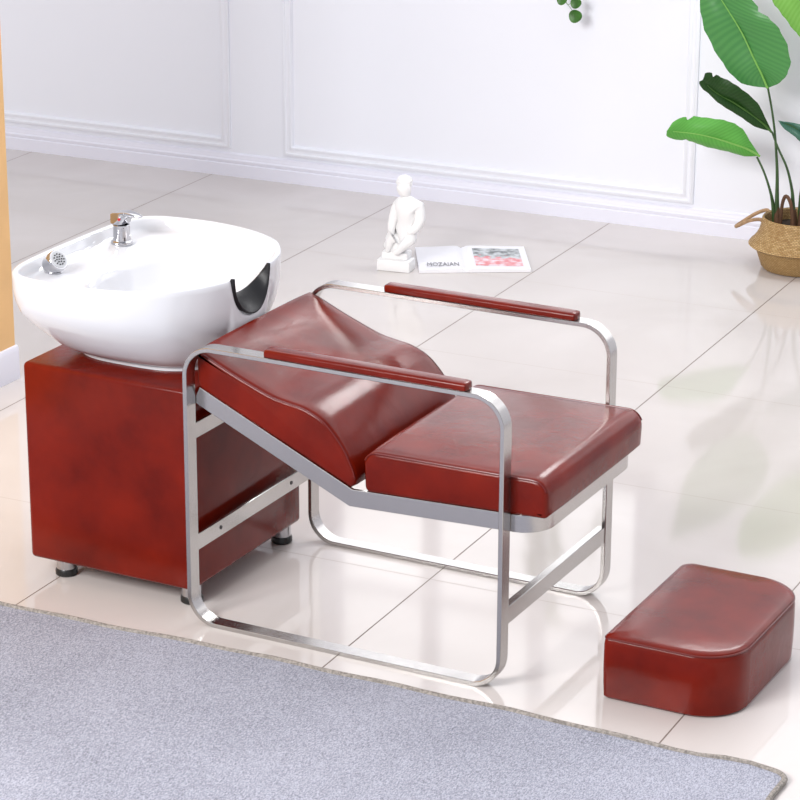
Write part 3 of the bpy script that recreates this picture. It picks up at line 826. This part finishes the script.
# ------------------------------------------------------------ trailing plant on the window sill
VO = Vector((-.66, 3.60, .98))
vine = thing('trailing_plant', 'round-leaved green trailing plant hanging down against the white wall', 'plant', VO)
VG = simple('round_leaf_green', (.07, .22, .03), .35, var=.25, vscale=60)
bm = bmesh.new(); lathe(bm, [(.035, .0008), (.040, .004), (.05, .075), (.052, .08), (.046, .078), (.044, .06)], 32)
obj('pot', bm, TRIMW, vine)
def round_leaf(p, r, n):
    bm = bmesh.new(); n = Vector(n).normalized(); a = n.orthogonal().normalized(); b = n.cross(a); p = Vector(p)
    rows = [[p + (a * math.cos(t) + b * math.sin(t)) * r * q * (1 + .05 * math.sin(3 * t)) + n * (.12 * r * (1 - q * q)) for t in [2 * PI * k / 20 for k in range(20)]] for q in (1, .7, .35, .05)]
    loft(bm, rows, True, False, True); bmesh.ops.solidify(bm, geom=bm.faces[:], thickness=.0015); return bm
def vine_stem(pts, leaves):
    P_ = spline(pts, 6); bm = bmesh.new(); tube(bm, P_, .0012, 6); s = obj('stem', shift(bm, -VO), VG, vine)
    for lp, r, n in leaves:
        q = min(P_, key=lambda v: (v - Vector(lp)).length)
        obj('leaf', shift(round_leaf(lp, r, n), -VO), VG, vine)
        bm = bmesh.new(); tube(bm, [q, (q + Vector(lp)) / 2 + Vector((0, 0, .004)), Vector(lp)], .0008, 6); obj('leaf_stalk', shift(bm, -VO), VG, vine)
nf = (.35, -.9, .35)
vine_stem([(-.66, 3.60, 1.05), (-.665, 3.54, 1.07), (-.668, 3.515, .98), (-.672, 3.53, .88), (-.668, 3.55, .80), (-.664, 3.565, .778)],
          [((-.640, 3.575, .739), .023, nf), ((-.638, 3.572, .785), .019, nf), ((-.690, 3.57, .792), .018, nf), ((-.66, 3.54, .84), .02, nf), ((-.69, 3.52, .90), .02, nf)])
random.seed(3)
for k in range(9):
    a = random.uniform(0, 2 * PI); h = random.uniform(.12, .5); rx = random.uniform(.03, .16)
    e = (-.66 + rx * math.cos(a) - .1 * (h > .3), 3.60 + min(.05, .08 * math.sin(a)), .98 + .08 + h)
    vine_stem([(-.66, 3.60, 1.05), (-.66 + .4 * (e[0] + .66), 3.60, 1.05 + h * .6), e], [((e[0] + random.uniform(-.03, .03), e[1] + random.uniform(-.02, .02), e[2] - j * .05), random.uniform(.018, .028), (random.uniform(-.4, .6), -.8, .4)) for j in range(4)])

# ------------------------------------------------------------ light
w = bpy.data.worlds.new('world'); S.world = w; w.use_nodes = True
nt = w.node_tree; bg = nt.nodes['Background']; N = nt.nodes.new; LK = nt.links.new
tc = N('ShaderNodeTexCoord'); sx = N('ShaderNodeSeparateXYZ'); LK(tc.outputs['Generated'], sx.inputs['Vector'])
mr = N('ShaderNodeMapRange'); mr.interpolation_type = 'SMOOTHSTEP'
mr.inputs['From Min'].default_value = .15; mr.inputs['From Max'].default_value = .75; LK(sx.outputs['Y'], mr.inputs['Value'])
mx = N('ShaderNodeMix'); mx.data_type = 'RGBA'; LK(mr.outputs['Result'], mx.inputs[0])
mx.inputs[6].default_value = (.62, .62, .66, 1); mx.inputs[7].default_value = (2.35, 2.35, 2.42, 1)
LK(mx.outputs[2], bg.inputs['Color']); bg.inputs['Strength'].default_value = WORLD

def area(name, loc, target, size, power, col=(1, 1, 1)):
    l = bpy.data.lights.new(name, 'AREA'); l.shape = 'RECTANGLE'; l.size = size[0]; l.size_y = size[1]; l.energy = power; l.color = col
    o = bpy.data.objects.new(name, l); COL.objects.link(o); o.location = loc
    o.rotation_euler = (Vector(target) - Vector(loc)).to_track_quat('-Z', 'Y').to_euler()
    return o
area('backrest_glare_light', (.42, 3.3, 2.72), (.33, .3, .5), (1.2, .42), GLARE, (1, 1, 1))  # added lamp facing the chair, puts the glare on the lumbar roll
area('softbox_light', (-.7, -4.6, 3.4), (.2, 1.6, .3), (2.4, 1.8), KEY, (1, .99, .985))
area('overhead_light', (.6, 1.2, 3.6), (.6, 1.2, 0), (3.0, 2.4), TOP, (1, .995, 1))
vs_ = S.view_settings; vs_.view_transform = 'Standard'; vs_.look = 'None'; vs_.exposure = EXPO; vs_.gamma = 1; vs_.use_curve_mapping = False
S.cycles.use_denoising = True
S.cycles.max_bounces = 10; S.cycles.diffuse_bounces = 5; S.cycles.glossy_bounces = 5
S.cycles.sample_clamp_indirect = 8
